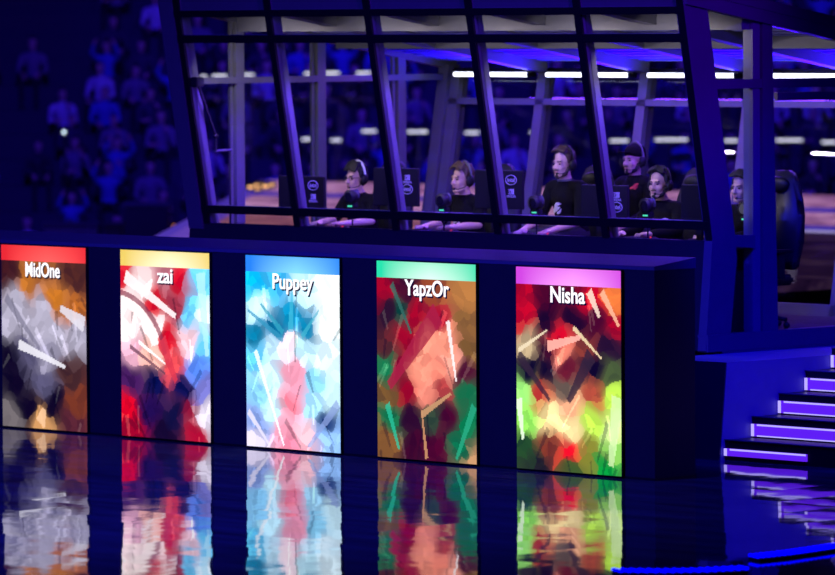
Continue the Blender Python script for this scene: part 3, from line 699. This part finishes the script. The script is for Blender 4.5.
    # hair
    st_ = opt.get('style', 'short')
    c = MB()
    c.ell(h((0, .030, .060)), (.081, .094, .086), R4); c.ell(h((0, .055, .01)), (.074, .072, .085), R4)
    rr = random.Random(label)
    if st_ in ('fringe', 'thick', 'quiff'):
        n_ = 9
        for i in range(n_):
            u = (i/(n_-1)-.5)*.13
            z0 = .128+.02*(1-abs(u)/.065); dz = {'fringe': .062, 'thick': .035, 'quiff': .026}[st_]
            c.cap(h((u*.8, -.03, z0)), .022, h((u*1.05, (-.075 if st_ != 'quiff' else -.064)-.012*(1-(u/.065)**2), z0-dz+rr.uniform(-.006, .006))), .012, 1)
        for s in (-1, 1): c.cap(h((s*.073, -.01, .07)), .02, h((s*.077, -.018, .01)), .010, 1)
    for i in range(16):
        a = rr.uniform(0, 2*PI); q = rr.uniform(.2, 1)
        c.ell(h((.07*q*math.cos(a), .025+.08*q*math.sin(a), .145-.05*q*q)), .022, sub=1)
    if not opt.get('cap'): child('hair', melt(c, .007, 2), M[hair])
    if opt.get('beard'):
        c = MB()
        for s in (-1, 1):
            c.cap(h((s*.062, -.005, -.03)), .016, h((s*.052, -.03, -.082)), .020); c.cap(h((s*.052, -.03, -.082)), .020, h((0, -.073, -.104)), .022)
        c.cap(h((-.022, -.088, -.052)), .0065, h((.022, -.088, -.052)), .0065, 1); c.ell(h((0, -.082, -.098)), (.022, .014, .016), Ry)
        child('beard', melt(c, .006, 2), M[hair])
    if opt.get('glasses'):
        c = MB()
        for s in (-1, 1):
            c.bm.verts.ensure_lookup_table()
            pts = [h((s*.033+.024*math.cos(q*PI/8), -.098+.006*abs(math.cos(q*PI/8)), .0+.016*math.sin(q*PI/8))) for q in range(17)]
            c.tube(pts, .0028, 6); c.tube([h((s*.058, -.092, .006)), h((s*.078, .01, .008))], .0028, 6)
        c.tube([h((-.009, -.099, .004)), h((.009, -.099, .004))], .0028, 6)
        child('glasses', c, M['plastic'])
    if opt.get('cap'):
        c = MB(); c.ell(h((0, .022, .070)), (.086, .102, .080), R4); c.ell(h((0, .05, .03)), (.080, .078, .07), R4)
        kp = child('cap', melt(c, .008, 2), M['jacket'])
        c = MB(); 
        mt = Matrix.Translation(h((0, -.095, .072))) @ Ry
        pr = [(.075*math.cos(q*PI/10), -.075*math.sin(q*PI/10)) for q in range(11)]
        c.prism(pr, 'z', -.005, .005)
        bmesh.ops.transform(c.bm, matrix=mt, verts=list(c.bm.verts))
        child('visor', c, M['jacket'], kp)
        c = MB(); c.ell(h((0, .062, -.02)), (.066, .05, .055), Ry); child('hair', c, M[hair])
    # emblem on the chest
    if opt.get('emblem'):
        c = MB()
        ex, ez, s = opt['emblem']
        # three swept feathers
        for k, (x0, z0, x1, z1, x2, z2, w_) in enumerate(((-1, -.5, .0, .05, .75, .1, .42), (-.25, .0, .25, .85, .95, .5, .36), (.1, -.65, .6, -.5, .85, -.1, .24))):
            pts = [];
            for q in range(9):
                t_ = q/8; px = (1-t_)**2*x0+2*t_*(1-t_)*x1+t_*t_*x2; pz = (1-t_)**2*z0+2*t_*(1-t_)*z1+t_*t_*z2
                pts.append((ex+px*s, pz*s+ez, w_*s*math.sin(PI*(.15+.85*t_))**.8+.002))
            for q in range(8):
                (ax, az, aw_), (bx_, bz, bw) = pts[q], pts[q+1]
                c.hexa([(ax, -.004, az-aw_), (bx_, -.004, bz-bw), (bx_, .004, bz-bw), (ax, .004, az-aw_), (ax, -.004, az+aw_*.3), (bx_, -.004, bz+bw*.3), (bx_, .004, bz+bw*.3), (ax, .004, az+aw_*.3)])
        dg = bpy.context.evaluated_depsgraph_get(); dg.update()
        for v in c.bm.verts:
            off = v.co.y
            hit, lo, nn, ix = jr.ray_cast(Vector((v.co.x, -1.0, v.co.z)), Vector((0, 1, 0)))
            v.co.y = (lo.y if hit else hy*.5-.13) - .004 + off
        child('emblem', c, M[opt.get('ecol', 'white')], jr, False)
    # headset, a thing of its own
    if opt.get('headset', True):
        hs = thing('headset', opt['hs_label'], 'headset', (0, 0, 0), rz, 'headsets worn in the booth')
        mtw = Matrix.Translation((x, y, floor)) @ Matrix.Rotation(rz, 4, 'Z')
        hs.location = mtw @ HC
        def hc(name, mb, m, smooth=True):
            bmesh.ops.transform(mb.bm, matrix=Ry @ Matrix.Scale(1.05, 4), verts=list(mb.bm.verts)); return obj(name, mb, m, hs, world=False, smooth=smooth)
        top = .162 if not opt.get('cap') else .165
        pts = [(.098*math.cos(q*PI/16), .025, -.005+top*math.sin(q*PI/16)) for q in range(17)]
        hc('headband', MB().tube(pts, .0105, 8), M[opt.get('band', 'plastic')])
        for s in (-1, 1):
            hc('ear_cup', MB().ell((s*.096, .02, -.008), (.020, .040, .046)), M['plastic'])
            hc('ear_cushion', MB().ring((s*.088, .02, -.008), .032, .038, .010, 'yz', 20), M['plastic'])
        hc('microphone_boom', MB().tube([(.098, .0, -.03), (.088, -.05, -.066), (.06, -.095, -.082), (.03, -.112, -.080)], .004, 6).ell((.028, -.113, -.080), (.013, .011, .011), sub=2), M['plastic'])
    return body

P = {}
P[1] = person('person with black hair and glasses in a dark jersey behind the leftmost monitor', PX[0], 3.66, .0, 2.17, 'skin', 'hair_black',
              dict(style='fringe', glasses=True, band='white', hs_label='headset with pale band on the black haired player with glasses', yaw=.02, hy=-.12))
P[2] = person('fair haired person in a dark jersey with a pale chest emblem', PX[1]-.02, 3.66, .0, 2.185, 'skin', 'hair_fair',
              dict(style='thick', band='frame', hs_label='headset on the fair haired player second from the left', yaw=-.08, hy=-.12, emblem=(-.02, .87, .062)))
P[3] = person('bearded person with short brown hair in a black jersey sitting upright with headset', PX[2], 3.68, .0, 2.345, 'skin', 'hair_brown',
              dict(style='quiff', beard=True, hs_label='black headset on the tall bearded player in the middle', yaw=.04, hy=-.09, emblem=(-.02, 1.0, .07), lanyard=True))
P[4] = person('dark haired person in a black jacket leaning to the desk beside the capped person', PX[3]-.02, 3.66, .0, 2.185, 'skin_tan', 'hair_black',
              dict(style='quiff', beard=True, long=True, top='jacket', hs_label='black headset on the dark haired player in the jacket', yaw=.22, hy=-.13, nod=-.05, emblem=(.07, .90, .055)))
P[5] = person('dark haired person seen through the booth side glass behind desk gear', PX[4]-.05, 3.68, .0, 2.17, 'skin_tan', 'hair_black',
              dict(style='thick', long=True, top='jacket', hs_label='black headset on the player behind the side glass', yaw=.10, hy=-.12))
P[6] = person('bearded person in a dark cap and headset looking on behind the players', -4.69, 4.80, 0, 2.347, 'skin_tan', 'hair_black',
              dict(style='short', beard=True, long=True, stool=True, cap=True, band='frame', top='jacket', hs_label='headset with pale band worn over the dark cap', yaw=.0, hy=-.06, emblem=(.07, 1.16, .035), ecol='redprint', wx=.12, wy=-.30))
sl = thing('stool', 'tall dark stool under the person in the cap', 'stool', (-4.69, 4.82, FLR))
zs = 2.347-.70
obj('seat', MB().tube([(-4.69, 4.82, zs-.10), (-4.69, 4.82, zs-.055)], .18, 24), M['chair'], sl)
for k in range(4):
    a = PI/4+k*PI/2
    obj('leg', MB().tube([(-4.69+.12*math.cos(a), 4.82+.12*math.sin(a), zs-.1), (-4.69+.21*math.cos(a), 4.82+.21*math.sin(a), FLR)], .014, 8), M['plastic'], sl)
obj('foot_ring', MB().ring((-4.69, 4.82, FLR+.28), .178, .178, .01, 'xy'), M['plastic'], sl)

# ------------------------------------------------------------------ centre stage beyond the booth
cs = thing('centre_stage', 'low stepped stage beyond the booth showing glowing cracked rock', 'stage', (-26, 20, -.95))
def sx(y): return -18.7-.97*(y-11.3)          # slanting left border of the stage
def deck(name, y0, y1, z0, z1, m, x1=-9, x0=0): return obj(name, MB().prism([(sx(y0)+x0, y0), (x1, y0), (x1, y1), (sx(y1)+x0, y1)], 'z', z0, z1), m, cs)
deck('upper_deck', 24.5, 28.0, .90, 1.0, M['rock_pink'])
deck('step_light', 24.42, 24.5, .90, .985, M['led_violet'])
deck('middle_deck', 21.3, 24.42, .82, .92, M['rock_pink'])
deck('step_light', 21.22, 21.3, .83, .905, M['led_violet'])
deck('edge_light', 21.16, 21.22, .82, .85, M['led_pale'])
obj('glow_deck', MB().prism([(sx(11), 11), (sx(11)+4, 11), (sx(21.1)+6, 21.1), (sx(21.1), 21.1)], 'z', .72, .825), M['rock_orange'], cs)
obj('lower_deck', MB().prism([(sx(9), 9), (-9, 9), (-9, 21.15), (sx(21.15), 21.15)], 'z', .70, .82), M['rock_dim'], cs)
obj('slanting_edge_light', MB().prism([(sx(9)-.25, 9), (sx(9), 9), (sx(28), 28), (sx(28)-.25, 28)], 'z', .70, 1.0), M['led_violet'], cs)
obj('substructure', MB().prism([(sx(9.2)+.2, 9.2), (-9.2, 9.2), (-9.2, 27.8), (sx(27.8)+.2, 27.8)], 'z', -.95, .70), M['black'], cs)

# ------------------------------------------------------------------ grandstand and spectators
def SW(a, d, z): return CAM.xy.to_3d() + RH*a + FH*d + Vector((0, 0, z))
RS, DS, G0, D0 = .43, .86, -.95, 86.0
NR = 13
def standbox(mb, a0, a1, d0, d1, z0, z1):
    mb.hexa([SW(a0, d0, z0), SW(a1, d0, z0), SW(a1, d1, z0), SW(a0, d1, z0), SW(a0, d0, z1), SW(a1, d0, z1), SW(a1, d1, z1), SW(a0, d1, z1)])
mb = MB()
for k in range(NR): standbox(mb, -13, 13, D0+.6+k*DS, D0+.6+NR*DS, G0+(0 if k == 0 else RS*k), G0+RS*(k+1))
o = struct('grandstand_floor', mb, M['stand'])
mb = MB(); standbox(mb, -13, 13, D0+.7+NR*DS, D0+1.2+NR*DS, G0, 9); struct('wall_back', mb, M['cabrick'])

def make_spectator(label, shirt, skin, pose):
    b = MB()
    b.ell((0, .02, .12), (.17, .14, .14), sub=2); b.cap((0, .02, .15), .13, (0, -.02, .42), .15, 1); b.cap((-.15, -.02, .5), .075, (.15, -.02, .5), .075, 1)
    b.cap((0, -.02, .55), .055, (0, -.04, .66), .05, 1); b.ell((0, -.04, .74), (.080, .098, .115), sub=2); b.ell((0, -.14, .725), .022, sub=1); b.ell((0, -.1, .64), .04, sub=1)
    for s in (-1, 1):
        if pose == 'up': E = (s*.26, -.18, .62); W_ = (s*.16, -.22, .86)
        elif pose == 'chin': E = (s*.24, -.2, .24); W_ = (s*.08, -.2, .56 if s > 0 else .25)
        else: E = (s*.25, -.06, .24); W_ = (s*.10, -.32, .18)
        b.cap((s*.2, -.02, .49), .06, E, .048, 1); b.cap(E, .046, W_, .033, 1); b.ell(W_, .042, sub=1)
        b.cap((s*.09, 0, .09), .085, (s*.13, -.42, .07), .065, 1); b.cap((s*.13, -.42, .06), .06, (s*.13, -.40, -.34), .045, 1); b.cap((s*.13, -.40, -.36), .045, (s*.13, -.54, -.375), .04, 1)
    bm = melt(b, .028, 2)
    for f in bm.faces:
        c_ = f.calc_center_median()
        hand = False
        for s in (-1, 1):
            W_ = {'up': (s*.16, -.22, .86), 'chin': (s*.08, -.2, .56 if s > 0 else .25)}.get(pose, (s*.10, -.32, .18))
            if (c_-Vector(W_)).length < .10: hand = True
        if c_.z > .60 and abs(c_.x) < .12 and c_.y < .2: f.material_index = 2 if (c_.z > .80 or (c_.y > .0 and c_.z > .66)) else 1
        elif hand: f.material_index = 1
        elif c_.z < .17: f.material_index = 3
        else: f.material_index = 0
    o = obj('spectator', bm, [shirt, M['skin'], M['hair_black'], M['navy']], smooth=True)
    return tag(o, label, 'person', 'spectators in the grandstand')
shirts = [('white', (.62, .64, .70)), ('dark', (.03, .03, .04)), ('blue', (.10, .16, .55)), ('grey', (.22, .22, .25)), ('dim', (.06, .05, .08))]
protos = []
for nm, c in shirts:
    sm = mat('spectator_'+nm, c, .8)
    for pose in (('rest', 'chin', 'up') if nm in ('dark', 'blue') else ('rest', 'chin')):
        protos.append((nm, make_spectator('seated spectator in %s clothes in the unlit stand behind the booth' % {'white': 'pale', 'dark': 'black', 'blue': 'blue', 'grey': 'grey', 'dim': 'dark'}[nm], sm, None, pose)))
wts = {'white': .7, 'dark': 1.3, 'blue': 1.0, 'grey': .9, 'dim': 1.6}
used = {}
rnd = random.Random(23)
for k in range(11):
    a = -8.3 - .04*k + rnd.uniform(0, .3)
    while a < 8.4:
        d = D0+.6+k*DS+.30; z = G0+RS*(k+1)
        px = 417+5100*a/d
        skip = .22
        if px < 85 and k >= 6: skip = .93
        elif px < 60 and k >= 4: skip = .75
        if rnd.random() > skip:
            nm, pr = rnd.choices(protos, [wts[n] for n, _ in protos])[0]
            if pr.name in used: o = copy_tree(pr)
            else: o = pr; used[pr.name] = 1
            o.location = SW(a, d, z+.005); o.rotation_euler = (0, 0, TH+rnd.uniform(-.35, .35))
            s = rnd.uniform(.94, 1.06); o.scale = (s, s, s)
        a += rnd.uniform(.62, .85)
for nm, pr in protos:
    if pr.name not in used: bpy.data.objects.remove(pr)
# lights of the far stand
def far_light(px, py, wpx, hpx, d, m, name, label, cat, grp, post=1.0):
    s = d/5100; a = (px-417.5)*s; z = CAM.z-(py-(20+.006*(417.5-px)*-1+0))*s
    z = CAM.z-(py-(20.2-.006*(px-417.5)))*s
    mb = MB(); standbox(mb, a-wpx*s/2, a+wpx*s/2, d-.04, d+.04, z-hpx*s/2, z+hpx*s/2)
    c_ = SW(a, d, z-hpx*s/2)
    o = thing(name, label, cat, c_, 0, grp)
    obj('lit_face', mb, m, o)
    mb = MB(); standbox(mb, a-wpx*s/2-.03, a+wpx*s/2+.03, d+.04, d+.12, z-hpx*s/2-.03, z+hpx*s/2+.03); obj('housing', mb, M['plastic'], o)
    mb = MB(); standbox(mb, a-.025, a+.025, d+.12, d+.17, z-post, z); obj('post', mb, M['plastic'], o)
    return o
for px, py, wd in ((308, 139, 10), (320, 139.5, 5), (337, 140, 10), (370, 131, 14), (418, 131.5, 20), (473, 132.5, 14), (534, 132.5, 6), (620, 140.5, 18), (672, 139.5, 32), (732, 140.5, 13), (790, 140, 26), (830, 142, 14)):
    far_light(px, py, wd, 2.0, 88.7, M['ribbon'], 'aisle_light', 'short white light bar in the far stand behind the booth', 'light', 'white light bars in the far stand')
for px, py, wd in ((205, 76.5, 5), (221, 76, 14), (250, 75, 10), (310, 73.5, 8), (333, 73, 15), (365, 73, 14)):
    far_light(px, py, wd, 2.0, 91.3, M['ribbon'], 'aisle_light', 'short white light bar high in the far stand beyond the booth left end', 'light', 'upper white light bars in the far stand')
for px, py, lb in ((165, 211, 'upper orange lamp beside the booth left corner'), (174.5, 228, 'lower orange lamp beside the booth left corner')):
    far_light(px, py, 3, 5, 84, M['orange'], 'orange_lamp', lb, 'lamp', None)
for i, (px, py, wd) in enumerate(((251, 189.5, 5), (256, 187.5, 5), (261, 186.5, 6), (266, 188.5, 6), (272, 187, 4), (258, 191, 5))):
    far_light(px, py-2.5, wd, 2.6, 78.5+.3*(i%3), M['orange_hot'], 'stage_lamp', 'small glowing orange lamp at the far edge of the centre stage', 'lamp', 'orange lamps at the centre stage edge', .06)
far_light(65, 132, 2.4, 2.4, 87.5, M['phone'], 'phone', 'glowing phone held up in the dark stand', 'phone', None)
# barrier and risers at the foot of the stand
def lowbox(name, px0, px1, py0, py1, d, dep, m, label, cat):
    s = d/5100
    z1 = CAM.z-(py0-(20.2-.006*((px0+px1)/2-417.5)))*s; z0 = CAM.z-(py1-(20.2-.006*((px0+px1)/2-417.5)))*s
    a0, a1 = (px0-417.5)*s, (px1-417.5)*s
    o = thing(name, label, cat, SW((a0+a1)/2, d, -.95))
    mb = MB(); standbox(mb, a0, a1, d, d+dep, z0, z1); obj('face_panel', mb, m, o)
    mb = MB(); standbox(mb, a0-.03, a1+.03, d-.03, d+dep+.03, z1, z1+.05); obj('top_board', mb, M['frame'], o)
    mb = MB(); standbox(mb, a0+.05, a1-.05, d+.05, d+dep-.05, -.95, z0); obj('frame', mb, M['plastic'], o)
lowbox('barrier', 44, 97, 226, 238, 82, .5, M['barrier'], 'pale green draped barrier at the foot of the stand, left of the booth', 'barrier')
lowbox('riser', 104, 122, 226, 240, 81, .6, mat('riser_grey', (.12, .13, .12), .8), 'small grey riser box between the barrier and the booth', 'riser')
lowbox('riser', 124, 168, 206, 242, 83, .8, mat('riser_brown', (.035, .03, .04), .8), 'large dark riser box carrying the orange lamps', 'riser')

# ------------------------------------------------------------------ lights
def lamp(kind, name, loc, col, e, tgt=None, **kw):
    d = bpy.data.lights.new(name, kind); d.color = col; d.energy = e
    for k, v in kw.items(): setattr(d, k, v)
    o = bpy.data.objects.new(name, d); COL.objects.link(o); o.location = loc
    if tgt is not None: o.rotation_euler = (Vector(tgt)-Vector(loc)).to_track_quat('-Z', 'Y').to_euler()
    return o
BL = (.03, .0, 1)
lamp('SPOT', 'stage_spot_right', (12, 3.2, 4.5), (.01, 0, 1), 2600, (-1.2, 2.6, .5), spot_size=math.radians(32), spot_blend=.7, shadow_soft_size=.2)
lamp('SPOT', 'stage_spot_front', (5, -9, 9), (.12, .0, 1), 550, (-4.5, 2.2, 2.4), spot_size=math.radians(44), spot_blend=.8, shadow_soft_size=.25)
lamp('SPOT', 'stair_spot', (2.6, -1.5, 6), (.0, .0, 1), 4500, (-.9, 3.6, .3), spot_size=math.radians(40), spot_blend=.8, shadow_soft_size=.2)
lamp('SPOT', 'floor_wash', (-3, -14, 10), (.03, .03, 1), 20000, (-4, -4.5, 0), spot_size=math.radians(70), spot_blend=.9, shadow_soft_size=.3)
for x in (-7.6, -6.2, -4.95, -3.75, -2.6):
    lamp('AREA', 'booth_key', (x, 2.42, 3.475), (1, .86, .94), 8.5, (x, 3.9, 1.95), shape='RECTANGLE', size=.35, size_y=.03, spread=math.radians(155))
lamp('AREA', 'booth_violet', (-4.9, 4.9, 3.18), (.20, .04, 1), 130, (-4.9, 4.5, 1), shape='RECTANGLE', size=6.0, size_y=.1)
lamp('AREA', 'ceiling_fill', (-4.9, 5.40, 2.90), (.04, .0, 1), 260, (-4.9, 4.9, 4.2), shape='RECTANGLE', size=6.0, size_y=.10, spread=math.radians(128))  # unseen lamp added to turn the ceiling lining blue
for x in (mx[0], mx[1], mx[2], mx[3], mx[4]):
    lamp('SPOT', 'mullion_fill', (x+1.0, fy(3.47)+.16, 3.47), (.12, .02, 1), 320, (x+.07, fy(2.35)+.06, 2.35), spot_size=math.radians(62), spot_blend=.8, shadow_soft_size=.02)  # added fill spots behind the transom, tinting the mullion side faces violet
lamp('SPOT', 'mullion_wash', (5.5, -2.2, 6.5), (.10, .0, 1), 4200, (-5, 2.5, 2.8), spot_size=math.radians(30), spot_blend=.6, shadow_soft_size=.2)
for a, e in ((-5, 10000), (3, 15000)):
    p = SW(a, 70, 12); lamp('SPOT', 'stand_spot', p, (.04, .01, 1), e, SW(a*1.2, 91, 1.6), spot_size=math.radians(48), spot_blend=.9, shadow_soft_size=.3)
